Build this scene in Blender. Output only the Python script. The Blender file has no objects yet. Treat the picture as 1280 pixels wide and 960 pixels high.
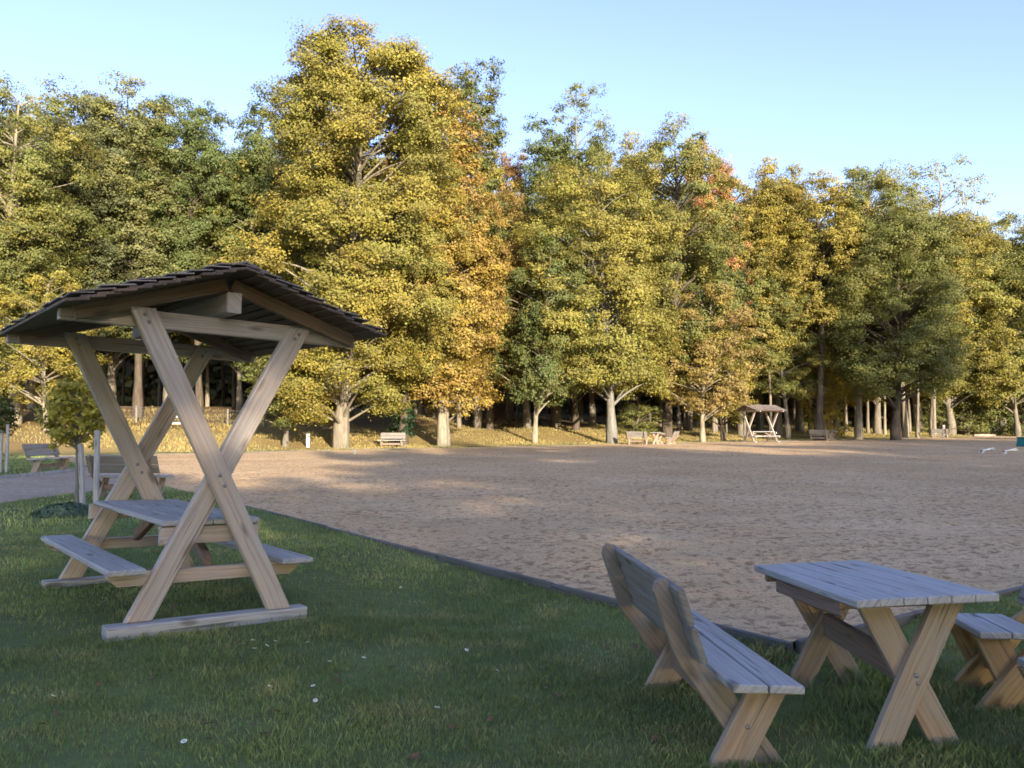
import bpy, bmesh, math, random
import numpy as np
from mathutils import Vector, Matrix, Euler

S = bpy.context.scene
COL = S.collection
R = math.radians
F, CX, HY, EYE = 1060.0, 640.0, 527.0, 1.65      # focal length and horizon of the photograph (1280 px wide), eye height

# ------------------------------------------------------------------ terrain
UD = np.array([.815, .58]); VD = np.array([-.58, .815]); CORNER = np.array([1.93, 5.94])
ARENA_U, ARENA_V, ARENA_Z = 88.0, 38.5, .125

def smooth(t):
    t = np.clip(t, 0, 1); return t * t * (3 - 2 * t)

def uv_of(x, y):
    dx, dy = np.asarray(x) - CORNER[0], np.asarray(y) - CORNER[1]
    return dx * UD[0] + dy * UD[1], dx * VD[0] + dy * VD[1]

def xy_of(u, v):
    return CORNER[0] + u * UD[0] + v * VD[0], CORNER[1] + u * UD[1] + v * VD[1]

def vnoise(x, y, seed=0):
    rs = np.random.RandomState(seed); perm = rs.permutation(4096); val = rs.rand(4096)
    xi = np.floor(x).astype(np.int64); yi = np.floor(y).astype(np.int64)
    fx = x - xi; fy = y - yi; fx = fx * fx * (3 - 2 * fx); fy = fy * fy * (3 - 2 * fy)
    h = lambda a, b: val[(perm[a & 4095] + b * 131) & 4095]
    return (h(xi, yi) * (1 - fx) * (1 - fy) + h(xi + 1, yi) * fx * (1 - fy) + h(xi, yi + 1) * (1 - fx) * fy + h(xi + 1, yi + 1) * fx * fy)

def gz(x, y):
    x = np.asarray(x, float); y = np.asarray(y, float)
    u, v = uv_of(x, y)
    near = .125 * smooth((-x + .3) / 4.6)
    far = smooth((y - 8) / 14)
    z = near * (1 - far) + .125 * far
    w = v - ARENA_V - 1.0
    z = z + .11 * smooth((u - .6) / 1.2) * smooth(1 + v / 1.6) * (v < .3)
    z = z + .055 * smooth(1 + u / 1.1) * (u < .3) * smooth((v + .6) / .8) * (1 - near / .125) * (1 - far)
    steep = .105 - .05 * smooth((u - 35) / 40)
    z = z + steep * np.clip(w, 0, 26) * smooth(w / 6)
    z = z + 13 * smooth((w - 62) / 60)
    wl = np.maximum(-u - 8, 0) * smooth((y - 38) / 12)
    z = z + .02 * np.clip(wl, 0, 20)
    z = z + .05 * (vnoise(x * .35, y * .35, 3) - .5) * smooth((w - .5) / 3) + .015 * (vnoise(x * .8, y * .8, 5) - .5)
    return z

def gz1(x, y): return float(gz(np.array([x]), np.array([y]))[0])

def at(px, Y):
    x = (px - CX) * Y / F
    return Vector((x, Y, gz1(x, Y)))

# ------------------------------------------------------------------ object helpers
def link(o): COL.objects.link(o); return o

def thing(name, label, cat, loc=(0, 0, 0), rot=(0, 0, 0), group=None):
    o = link(bpy.data.objects.new(name, None)); o.empty_display_size = .2
    o.location = loc; o.rotation_euler = rot; o['label'] = label; o['category'] = cat
    if group: o['group'] = group
    return o

def tag(o, label, cat, group=None):
    o['label'] = label; o['category'] = cat
    if group: o['group'] = group
    return o

def structure(o): o['kind'] = 'structure'; return o

def copy_tree(root, name=None):
    c = root.copy(); link(c)
    for ch in root.children:
        d = ch.copy(); link(d); d.parent = c
        for g in ch.children:
            e = g.copy(); link(e); e.parent = d
    return c

class MB:
    """collects chamfered prisms with a grain-direction UV and makes one mesh of them"""
    def __init__(s): s.v = []; s.f = []; s.uv = []; s.k = 0
    def prism(s, poly, o, ex, ey, ez, t, ch=.004, grain=None):
        """poly in the (ex, ez) plane from origin o, extruded along ey by t"""
        o, ex, ey, ez = Vector(o), Vector(ex).normalized(), Vector(ey).normalized(), Vector(ez).normalized()
        n = len(poly); P = [Vector((a, b)) for a, b in poly]
        area = sum(P[i].x * P[(i + 1) % n].y - P[(i + 1) % n].x * P[i].y for i in range(n))
        if area < 0: P.reverse()
        ins = []
        for i in range(n):
            a, b, c = P[i - 1], P[i], P[(i + 1) % n]
            d1 = (b - a).normalized(); d2 = (c - b).normalized()
            n1 = Vector((-d1.y, d1.x)); n2 = Vector((-d2.y, d2.x)); m = n1 + n2
            m = m / max(.3, m.dot(n1)); ins.append(b + m * ch)
        rings = [(ins, 0), (P, ch), (P, t - ch), (ins, t)]
        base = len(s.v); g2 = Vector(grain) if grain else None
        s.k += 1; off = (s.k * 1.37 % 7.1, s.k * 2.713 % 5.3)
        if g2 is None:
            best = max(((P[(i + 1) % n] - P[i]) for i in range(n)), key=lambda q: q.length); g2 = best
        g2 = g2.normalized(); h2 = Vector((-g2.y, g2.x)); tt = {}
        loc2 = []
        for ring, yy in rings:
            for p in ring:
                s.v.append(o + ex * p.x + ez * p.y + ey * yy); loc2.append((p.dot(g2) + off[0], p.dot(h2) + yy * .8 + off[1]))
        flip = ex.cross(ez).dot(ey) > 0
        def face(idx):
            if flip: idx = list(reversed(idx))
            s.f.append([base + i for i in idx]); s.uv += [loc2[i] for i in idx]
        for k in range(3):
            for i in range(n):
                j = (i + 1) % n; face([k * n + i, (k + 1) * n + i, (k + 1) * n + j, k * n + j])
        face([i for i in range(n)]); face([3 * n + i for i in reversed(range(n))])
    def beam(s, a, b, wdir, w, t, ch=.004):
        """box from a to b, w wide along wdir, t thick"""
        a, b = Vector(a), Vector(b); ax = (b - a); L = ax.length; ax.normalize()
        wd = Vector(wdir); wd = (wd - ax * wd.dot(ax)).normalized(); td = ax.cross(wd)
        s.prism([(0, -w / 2), (L, -w / 2), (L, w / 2), (0, w / 2)], a - td * t / 2, ax, td, wd, t, ch, grain=(1, 0))
    def build(s, name, mat, parent=None):
        me = bpy.data.meshes.new(name); me.from_pydata(s.v, [], s.f); uvl = me.uv_layers.new(name='UVMap')
        uvl.data.foreach_set('uv', np.array(s.uv, np.float32).ravel())
        me.materials.append(mat); me.update()
        o = link(bpy.data.objects.new(name, me))
        if parent: o.parent = parent
        return o

def mesh_np(name, verts, faces, mat, attr=None, parent=None, smooth_shade=False, obj=True):
    """faces: (n, k) array of equal-sized polygons; attr: (nverts, 4) colour attribute called tint"""
    me = bpy.data.meshes.new(name); n, k = faces.shape
    me.vertices.add(len(verts)); me.vertices.foreach_set('co', np.ascontiguousarray(verts, np.float32).ravel())
    me.loops.add(n * k); me.loops.foreach_set('vertex_index', np.ascontiguousarray(faces, np.int32).ravel())
    me.polygons.add(n); me.polygons.foreach_set('loop_start', np.arange(0, n * k, k, dtype=np.int32))
    me.polygons.foreach_set('loop_total', np.full(n, k, np.int32))
    if smooth_shade: me.polygons.foreach_set('use_smooth', np.ones(n, bool))
    if attr is not None:
        a = me.color_attributes.new('tint', 'FLOAT_COLOR', 'POINT'); a.data.foreach_set('color', np.ascontiguousarray(attr, np.float32).ravel())
    me.update(calc_edges=True); me.validate(); me.materials.append(mat)
    if not obj: return me
    o = link(bpy.data.objects.new(name, me))
    if parent: o.parent = parent
    return o

def tube_arrays(paths, sides):
    """paths: list of (points (m,3), radii (m,)) -> verts, quads"""
    V, Q, base = [], [], 0
    for P, r in paths:
        P = np.asarray(P, float); m = len(P); T = np.gradient(P, axis=0); T /= np.linalg.norm(T, axis=1)[:, None] + 1e-9
        ref = np.where(np.abs(T[:, 2:3]) > .9, np.array([[1., 0, 0]]), np.array([[0., 0, 1]]))
        A = np.cross(T, ref); A /= np.linalg.norm(A, axis=1)[:, None] + 1e-9; B = np.cross(T, A)
        if np.abs(T[:, 2]).min() > .5:
            A = np.cross(T, np.array([[1., 0, 0]])); A /= np.linalg.norm(A, axis=1)[:, None]; B = np.cross(T, A)
        th = np.linspace(0, 2 * np.pi, sides, endpoint=False)
        ring = P[:, None] + np.asarray(r)[:, None, None] * (np.cos(th)[None, :, None] * A[:, None] + np.sin(th)[None, :, None] * B[:, None])
        V.append(ring.reshape(-1, 3))
        i = np.arange(m - 1)[:, None] * sides; j = np.arange(sides)[None]; j2 = (j + 1) % sides
        Q.append((np.stack([i + j, i + j2, i + sides + j2, i + sides + j], -1).reshape(-1, 4)) + base); base += m * sides
    return np.concatenate(V), np.concatenate(Q)

# ------------------------------------------------------------------ materials
class NT:
    def __init__(s, name):
        s.m = bpy.data.materials.new(name); s.m.use_nodes = True; s.t = s.m.node_tree; s.t.nodes.clear()
        s.out = s.n('ShaderNodeOutputMaterial')
    def n(s, typ, **kw):
        nd = s.t.nodes.new(typ)
        for k, v in kw.items():
            if k.startswith('i_'): nd.inputs[k[2:].replace('_', ' ')].default_value = v
            else: setattr(nd, k, v)
        return nd
    def l(s, a, b): s.t.links.new(a, b)
    def noise(s, vec, scale, detail=4, rough=.6, dist=0):
        nd = s.n('ShaderNodeTexNoise'); nd.inputs['Scale'].default_value = scale; nd.inputs['Detail'].default_value = detail
        nd.inputs['Roughness'].default_value = rough; nd.inputs['Distortion'].default_value = dist
        if vec is not None: s.l(vec, nd.inputs['Vector'])
        return nd.outputs['Fac']
    def ramp(s, fac, stops):
        nd = s.n('ShaderNodeValToRGB'); e = nd.color_ramp.elements
        while len(e) < len(stops): e.new(.5)
        for i, (p, c) in enumerate(stops):
            e[i].position = p; e[i].color = (c, c, c, 1) if not isinstance(c, tuple) else (*c, 1)
        s.l(fac, nd.inputs['Fac']); return nd.outputs['Color']
    def mix(s, fac, a, b, mode='MIX'):
        nd = s.n('ShaderNodeMix', data_type='RGBA', blend_type=mode)
        for sock, v in ((nd.inputs[0], fac), (nd.inputs[6], a), (nd.inputs[7], b)):
            if isinstance(v, (int, float)): sock.default_value = v
            elif isinstance(v, tuple): sock.default_value = (*v, 1)
            else: s.l(v, sock)
        return nd.outputs[2]
    def math(s, op, a, b=None, clamp=False):
        nd = s.n('ShaderNodeMath', operation=op, use_clamp=clamp)
        for sock, v in zip(nd.inputs, (a, b)):
            if v is None: continue
            if isinstance(v, (int, float)): sock.default_value = v
            else: s.l(v, sock)
        return nd.outputs[0]
    def mapping(s, vec, scale, loc=(0, 0, 0)):
        nd = s.n('ShaderNodeMapping'); nd.inputs['Scale'].default_value = scale; nd.inputs['Location'].default_value = loc
        s.l(vec, nd.inputs['Vector']); return nd.outputs['Vector']
    def bsdf(s, color, rough=.8, bump=None, strength=.3, dist=.01, spec=.3):
        b = s.n('ShaderNodeBsdfPrincipled'); b.inputs['Roughness'].default_value = rough; b.inputs['Specular IOR Level'].default_value = spec
        if isinstance(color, tuple): b.inputs['Base Color'].default_value = (*color, 1)
        else: s.l(color, b.inputs['Base Color'])
        if bump is not None:
            bp = s.n('ShaderNodeBump'); bp.inputs['Strength'].default_value = strength; bp.inputs['Distance'].default_value = dist
            s.l(bump, bp.inputs['Height']); s.l(bp.outputs['Normal'], b.inputs['Normal'])
        s.l(b.outputs['BSDF'], s.out.inputs['Surface']); return s.m

def wood(name, light, dark, grey, greyness, knots=True):
    t = NT(name); uv = t.n('ShaderNodeUVMap').outputs['UV']
    info = t.n('ShaderNodeObjectInfo'); add = t.n('ShaderNodeVectorMath', operation='ADD'); t.l(uv, add.inputs[0])
    rnd = t.n('ShaderNodeCombineXYZ'); t.l(t.math('MULTIPLY', info.outputs['Random'], 11.0), rnd.inputs[2]); t.l(rnd.outputs[0], add.inputs[1]); p = add.outputs[0]
    warp = t.noise(t.mapping(p, (1.6, 7, 1)), 1.0, 2)
    wp = t.n('ShaderNodeVectorMath', operation='ADD'); t.l(p, wp.inputs[0])
    cx = t.n('ShaderNodeCombineXYZ'); t.l(t.math('MULTIPLY', warp, .07), cx.inputs[1]); t.l(cx.outputs[0], wp.inputs[1])
    grain = t.noise(t.mapping(wp.outputs[0], (1.1, 75, 1)), 1.0, 5, .65)
    fine = t.noise(t.mapping(p, (6, 260, 1)), 1.0, 2)
    col = t.mix(t.ramp(grain, [(.32, 0), (.68, 1)]), dark, light)
    stain = t.noise(t.mapping(p, (1.3, 5, 1)), 1.0, 4, .65)
    g = t.ramp(stain, [(.38 - .3 * greyness, 0), (.8 - .3 * greyness, 1)])
    gcol = t.mix(fine, tuple(c * .72 for c in grey), tuple(min(1, c * 1.2) for c in grey))
    gcol = t.mix(t.ramp(grain, [(.32, .65), (.54, 0)]), gcol, tuple(c * .38 for c in grey))
    col = t.mix(t.math('MULTIPLY', g, .85), col, gcol)
    if knots:
        vo = t.n('ShaderNodeTexVoronoi'); vo.inputs['Scale'].default_value = 1.0; t.l(t.mapping(wp.outputs[0], (2.3, 7.5, 1)), vo.inputs['Vector'])
        k = t.ramp(vo.outputs['Distance'], [(.10, 1), (.21, 0)])
        col = t.mix(t.math('MULTIPLY', k, .75), col, tuple(c * .42 for c in dark))
    crack = t.ramp(t.noise(t.mapping(p, (1.2, 42, 1), (3, 9, 0)), 1.0, 2, .5, .2), [(.66, 0), (.7, 1)])
    col = t.mix(t.math('MULTIPLY', crack, .6), col, tuple(c * .22 for c in dark))
    b = t.math('SUBTRACT', t.math('ADD', grain, t.math('MULTIPLY', fine, .4)), crack)
    return t.bsdf(col, .72, b, .5, .004, .35)

def leaf_material(name='leaf'):
    t = NT(name); info = t.n('ShaderNodeObjectInfo'); at_ = t.n('ShaderNodeAttribute', attribute_name='tint')
    sep = t.n('ShaderNodeSeparateColor'); t.l(at_.outputs['Color'], sep.inputs[0])
    aut = t.math('MULTIPLY', t.math('POWER', sep.outputs[0], 1.1), info.outputs['Alpha'], True)
    col = t.mix(aut, info.outputs['Color'], (.37, .22, .035))
    hsv = t.n('ShaderNodeHueSaturation'); t.l(col, hsv.inputs['Color'])
    t.l(t.math('ADD', t.math('MULTIPLY', sep.outputs[1], .055), .472), hsv.inputs['Hue'])
    t.l(t.math('ADD', t.math('MULTIPLY', sep.outputs[2], .7), .62), hsv.inputs['Value'])
    d = t.n('ShaderNodeBsdfPrincipled'); d.inputs['Roughness'].default_value = .55; d.inputs['Specular IOR Level'].default_value = .25; t.l(hsv.outputs[0], d.inputs['Base Color'])
    tr = t.n('ShaderNodeBsdfTranslucent'); t.l(t.mix(.5, hsv.outputs[0], (.26, .26, .03)), tr.inputs['Color'])
    mx = t.n('ShaderNodeMixShader'); mx.inputs[0].default_value = .22; t.l(d.outputs[0], mx.inputs[1]); t.l(tr.outputs[0], mx.inputs[2])
    t.l(mx.outputs[0], t.out.inputs['Surface']); return t.m

def bark_material():
    t = NT('bark'); co = t.n('ShaderNodeTexCoord').outputs['Object']; info = t.n('ShaderNodeObjectInfo')
    n1 = t.noise(t.mapping(co, (7, 7, 1.1)), 1.0, 5, .7); n2 = t.noise(co, .9, 3)
    c = t.mix(t.ramp(n1, [(.3, 0), (.7, 1)]), (.38, .36, .33), (1.15, 1.12, 1.05)); c = t.mix(1.0, c, info.outputs['Color'], 'MULTIPLY')
    c = t.mix(t.ramp(n2, [(.5, 0), (.75, .6)]), c, (.11, .12, .06))
    return t.bsdf(c, .9, n1, .9, .06, .15)

def plain(name, color, rough=.6, scale=9, amount=.3, spec=.3):
    t = NT(name); co = t.n('ShaderNodeTexCoord').outputs['Object']; nz = t.noise(co, scale, 5, .65)
    c = t.mix(t.ramp(nz, [(.3, 0), (.7, 1)]), tuple(x * (1 - amount) for x in color), tuple(min(1, x * (1 + amount * .5)) for x in color))
    return t.bsdf(c, rough, nz, .2, .01, spec)

def ground_material():
    t = NT('lawn_and_forest_floor'); g = t.n('ShaderNodeNewGeometry').outputs['Position']
    at_ = t.n('ShaderNodeAttribute', attribute_name='tint'); sep = t.n('ShaderNodeSeparateColor'); t.l(at_.outputs['Color'], sep.inputs[0])
    n1 = t.noise(g, .7, 5, .6); n2 = t.noise(g, 14, 4, .7); n3 = t.noise(g, 90, 2)
    lawn = t.mix(t.ramp(n1, [(.35, 0), (.65, 1)]), (.11, .15, .05), (.17, .22, .07))
    lawn = t.mix(t.ramp(n2, [(.4, 0), (.75, .8)]), lawn, (.11, .10, .05))
    dry = t.mix(t.ramp(n1, [(.35, 0), (.65, 1)]), (.34, .24, .10), (.43, .29, .13))
    dry = t.mix(t.ramp(n2, [(.45, 0), (.62, 1)]), dry, (.22, .18, .065))
    litter = t.mix(t.ramp(n2, [(.35, 0), (.65, 1)]), (.13, .08, .04), (.25, .15, .065))
    litter = t.mix(t.ramp(n1, [(.5, 0), (.7, .7)]), litter, (.12, .13, .05))
    c = t.mix(sep.outputs[0], lawn, dry); c = t.mix(sep.outputs[1], c, litter)
    return t.bsdf(c, .95, t.math('ADD', n2, t.math('MULTIPLY', n3, .5)), .6, .03, .1)

def sand_material(name, a, b, dark, tint=True):
    t = NT(name); g = t.n('ShaderNodeNewGeometry').outputs['Position']
    n1 = t.noise(g, .25, 4, .55); n2 = t.noise(g, 8, 5, .62); n3 = t.noise(g, 42, 4, .7); n4 = t.noise(g, 27, 4, .65)
    c = t.mix(t.ramp(n1, [(.35, 0), (.65, 1)]), a, b)
    c = t.mix(t.ramp(n3, [(.3, .65), (.5, 0)]), c, tuple(x * .55 for x in a))
    c = t.mix(t.ramp(n3, [(.6, 0), (.75, .5)]), c, tuple(min(1, x * 1.35) for x in b))
    n2 = t.math('ADD', n2, t.math('MULTIPLY', t.math('SUBTRACT', t.noise(g, .7, 3, .6), .5), .22))
    c = t.mix(t.ramp(n2, [(.53, 0), (.60, .68)]), c, dark)
    c = t.mix(t.ramp(n4, [(.56, 0), (.61, .6)]), c, dark)
    track = t.noise(t.mapping(g, (.5, 3.2, 1)), 1.0, 3, .5, .4); c = t.mix(t.ramp(track, [(.5, 0), (.68, .38)]), c, tuple(x * .62 for x in a))
    damp = t.noise(g, .11, 4, .6, .5); c = t.mix(t.ramp(damp, [(.5, 0), (.66, .35)]), c, tuple(x * .66 for x in a))
    h = t.math('ADD', t.math('MULTIPLY', n3, .5), t.math('SUBTRACT', n4, t.math('MULTIPLY', n2, .5)))
    return t.bsdf(c, .95, h, .8, .03, .1)

def grass_material():
    t = NT('grass_blades'); at_ = t.n('ShaderNodeAttribute', attribute_name='tint')
    d = t.n('ShaderNodeBsdfPrincipled'); d.inputs['Roughness'].default_value = .5; d.inputs['Specular IOR Level'].default_value = .3; t.l(at_.outputs['Color'], d.inputs['Base Color'])
    tr = t.n('ShaderNodeBsdfTranslucent'); t.l(at_.outputs['Color'], tr.inputs['Color'])
    mx = t.n('ShaderNodeMixShader'); mx.inputs[0].default_value = .25; t.l(d.outputs[0], mx.inputs[1]); t.l(tr.outputs[0], mx.inputs[2])
    t.l(mx.outputs[0], t.out.inputs['Surface']); return t.m

M_LEG = wood('weathered_larch', (.57, .43, .325), (.40, .285, .20), (.50, .46, .425), .58)
M_TOP = wood('silvered_planks', (.42, .38, .33), (.26, .23, .20), (.46, .455, .45), .82)
M_BENCHLEG = wood('tan_larch', (.48, .32, .185), (.28, .17, .09), (.38, .335, .285), .5)
M_BENCHPOST = wood('brown_larch', (.30, .215, .14), (.18, .12, .075), (.27, .24, .21), .45)
M_BACK = wood('brown_grey_planks', (.25, .20, .15), (.15, .115, .085), (.27, .26, .245), .6)
M_ROOF = wood('dark_roof_boards', (.19, .122, .078), (.10, .063, .04), (.15, .115, .088), .25, False)
M_DARKWOOD = wood('dark_beam', (.32, .20, .13), (.17, .10, .065), (.24, .20, .17), .3)
M_ORANGE = wood('orange_larch', (.44, .275, .115), (.29, .17, .065), (.34, .27, .18), .25)
M_POST = wood('grey_post', (.40, .37, .34), (.27, .24, .22), (.46, .45, .44), .8)
M_KERB = wood('kerb_boards', (.12, .105, .09), (.06, .05, .045), (.16, .155, .15), .6)
M_LEAF, M_BARK, M_GROUND, M_GRASS = leaf_material(), bark_material(), ground_material(), grass_material()
M_SAND = sand_material('arena_sand', (.66, .44, .235), (.78, .55, .315), (.20, .12, .065))
M_PATH = sand_material('path_sand', (.46, .35, .255), (.54, .42, .31), (.28, .21, .15))
M_WHITE = plain('white_paint', (.78, .78, .74), .5, 6, .12)
M_TEAL = plain('teal_plastic', (.03, .22, .25), .4, 4, .25)
M_CONC = plain('pale_kerb', (.36, .34, .32), .85, 6, .35)
M_LOG = plain('pale_log_bark', (.36, .30, .22), .85, 5, .4)
M_BOLT = plain('galvanised_bolt', (.28, .27, .26), .45, 40, .4)
M_WIRE = plain('wire', (.13, .13, .13), .5, 20, .2)
M_PETAL = plain('white_petals', (.82, .82, .80), .6, 30, .08)
M_YOLK = plain('yellow_disc', (.65, .42, .04), .6, 30, .1)
M_DEADLEAF = plain('dead_leaf', (.16, .10, .05), .8, 20, .5)

# ------------------------------------------------------------------ ground sheets
def polar_ground():
    nr, na = 210, 540
    r = np.concatenate([[0.0], .6 * (900 / .6) ** (np.linspace(0, 1, nr))]); th = np.linspace(0, 2 * np.pi, na, endpoint=False)
    X = r[:, None] * np.sin(th)[None]; Y = r[:, None] * np.cos(th)[None]
    Z = gz(X, Y); u, v = uv_of(X, Y)
    inset = np.minimum(np.minimum(u, ARENA_U - u), np.minimum(v, ARENA_V - v))
    Z = Z - .30 * smooth(inset / .9)
    w = v - ARENA_V; nz = vnoise(X * .5, Y * .5, 9); nz2 = vnoise(X * .17, Y * .17, 10)
    left = smooth((-u - 1) / 4)
    edge = w + 1.5 * (nz - .5)
    dry = smooth((edge - .8) / 1.6) * (1 - left * smooth((44 - Y) / 5))
    dry = np.where((u < 0) & (v > 20), np.maximum(dry, smooth((Y - 44 + 3 * nz) / 3)), dry)
    litter = smooth((edge - 7 - 9 * nz2) / 4) * .9
    litter = np.maximum(litter, .5 * smooth((3 - u) / 4) * dry * (.4 + 1.2 * nz))  # thicker leaf litter at left, also darkening the bank in place of shade
    tint = np.stack([dry, litter, nz, np.ones_like(nz)], -1).reshape(-1, 4)
    V = np.stack([X, Y, Z], -1).reshape(-1, 3); i = np.arange(nr)[:, None] * na; j = np.arange(na)[None]; j2 = (j + 1) % na
    Q = np.stack([i + j, i + na + j, i + na + j2, i + j2], -1).reshape(-1, 4)[:, ::-1]
    # first ring collapses to the centre point
    structure(mesh_np('ground', V, Q, M_GROUND, tint, smooth_shade=True))

def sand_arena():
    def axis(L, s0, k):
        n = int(math.log(1 + k * L / s0) / k); q = (np.exp(k * np.arange(n + 1)) - 1) * s0 / k; return q * L / q[-1]
    a = axis(ARENA_U, .035, .0085); b = axis(ARENA_V, .035, .0085)
    U, Vv = np.meshgrid(a, b, indexing='ij'); X, Y = xy_of(U, Vv)
    big = vnoise(X * .6, Y * .6, 1) - .5
    mid = vnoise(X * 3.1, Y * 3.1, 2) - .5
    fine = vnoise(X * 8.5, Y * 8.5, 4) - .5
    pits = np.clip(vnoise(X * 4.3, Y * 4.3, 6) - .60, 0, 1) * np.clip(2.6 * vnoise(X * .45, Y * .45, 13) - .5, .1, 1.8)
    e = smooth(np.minimum(U, Vv) / .4)
    Z = ARENA_Z + (.03 * big + .035 * mid + .03 * fine - .075 * pits) * (.25 + .75 * e)
    V = np.stack([X, Y, Z], -1).reshape(-1, 3); m = len(b); i = np.arange(len(a) - 1)[:, None] * m; j = np.arange(m - 1)[None]
    Q = np.stack([i + j, i + m + j, i + m + j + 1, i + j + 1], -1).reshape(-1, 4)
    structure(mesh_np('sand_arena', V, Q, M_SAND, smooth_shade=True))

def kerbs():
    mb = MB(); rnd = random.Random(4)
    def run(p, q, z0, z1, step):
        p, q = Vector(p), Vector(q); L = (q - p).length; n = max(1, int(L / step)); d = (q - p) / n
        for k in range(n):
            a, b = p + d * k, p + d * (k + 1); b2 = b - (b - a).normalized() * .006; j = rnd.uniform(-.008, .008)
            za = z1 + j
            mb.beam((a.x, a.y, (z0 + za) / 2), (b2.x, b2.y, (z0 + za) / 2 + rnd.uniform(-.005, .005)), (0, 0, 1), za - z0, .045, .008)
    c = lambda u, v: xy_of(u, v)
    run(c(-.03, -.03), c(-.03, 18.6), -.15, ARENA_Z + .012, 2.5)
    run(c(-.03, 26.2), c(-.03, ARENA_V), -.1, ARENA_Z + .02, 2.5)
    run(c(.03, -.03), c(ARENA_U, -.03), -.15, ARENA_Z + .012, 2.5)
    run(c(0, ARENA_V + .03), c(ARENA_U, ARENA_V + .03), -.1, ARENA_Z + .03, 3)
    structure(mb.build('arena_kerb', M_KERB))

PATH_NEAR = [(.25, 18.3), (-1.0, 17.5), (-2.3, 16.2), (-4.4, 13.9), (-9, 9.5), (-20, 0), (-40, -16)]
PATH_FAR = [(.25, 26.4), (-.8, 25.2), (-1.9, 23.6), (-4.2, 21.0), (-9, 16.4), (-20, 7), (-40, -9)]

def path():
    def dense(P):
        P = np.array(P, float); d = np.r_[0, np.cumsum(np.hypot(*np.diff(P, axis=0).T))]; s = np.linspace(0, 1, 90) ** 1.4 * d[-1]
        return np.interp(s, d, P[:, 0]), np.interp(s, d, P[:, 1])
    n, f = dense(PATH_NEAR), dense(PATH_FAR); k = np.linspace(0, 1, 24)
    U = n[0][:, None] * (1 - k) + f[0][:, None] * k; Vv = n[1][:, None] * (1 - k) + f[1][:, None] * k; X, Y = xy_of(U, Vv)
    Z = gz(X, Y) + .022 + .02 * (vnoise(X * 3, Y * 3, 8) - .5); Z[:, [0, -1]] -= .03
    V = np.stack([X, Y, Z], -1).reshape(-1, 3); i = np.arange(89)[:, None] * 24; j = np.arange(23)[None]
    Q = np.stack([i + j, i + j + 1, i + 24 + j + 1, i + 24 + j], -1).reshape(-1, 4)
    structure(mesh_np('path', V, Q[:, ::-1], M_PATH, smooth_shade=True))
    mb = MB(); fx, fy = xy_of(f[0], f[1])
    for q in range(0, 70):
        a = Vector((fx[q], fy[q], gz1(fx[q], fy[q]) + .0)); b = Vector((fx[q + 1], fy[q + 1], gz1(fx[q + 1], fy[q + 1]) + .0)); b -= (b - a).normalized() * .008
        mb.beam(a, b, (0, 0, 1), .2, .12, .012)
    structure(mb.build('path_kerb', M_CONC))

def in_path(x, y):
    u, v = uv_of(x, y)
    n = np.array(PATH_NEAR)[::-1]; f = np.array(PATH_FAR)[::-1]
    return (u < .25) & (v > np.interp(u, n[:, 0], n[:, 1])) & (v < np.interp(u, f[:, 0], f[:, 1]) + .1)

polar_ground(); sand_arena(); kerbs(); path()

# ------------------------------------------------------------------ grass
def blades(name, x, y, h, wid, cols, rs, lean=.6):
    n = len(x); z = gz(x, y) - .004; a = rs.rand(n) * 2 * np.pi; la = rs.rand(n) * 2 * np.pi; lm = rs.rand(n) * lean * h
    dx, dy = np.cos(a) * wid / 2, np.sin(a) * wid / 2; lx, ly = np.cos(la) * lm, np.sin(la) * lm
    V = np.empty((n, 4, 3)); V[:, 0] = np.stack([x - dx, y - dy, z], -1); V[:, 1] = np.stack([x + dx, y + dy, z], -1)
    V[:, 2] = np.stack([x + dx * .8 + lx * .45, y + dy * .8 + ly * .45, z + h * .62], -1); V[:, 3] = np.stack([x + lx, y + ly, z + h * .92], -1)
    f = np.arange(n)[:, None] * 4 + np.array([[0, 1, 2]]); g = np.arange(n)[:, None] * 4 + np.array([[0, 2, 3]])
    c = np.repeat(np.concatenate([cols, np.ones((n, 1))], 1)[:, None], 4, 1).reshape(-1, 4)
    o = mesh_np(name, V.reshape(-1, 3), np.concatenate([f, g]), M_GRASS, c); o['kind'] = 'stuff'; return o

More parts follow.
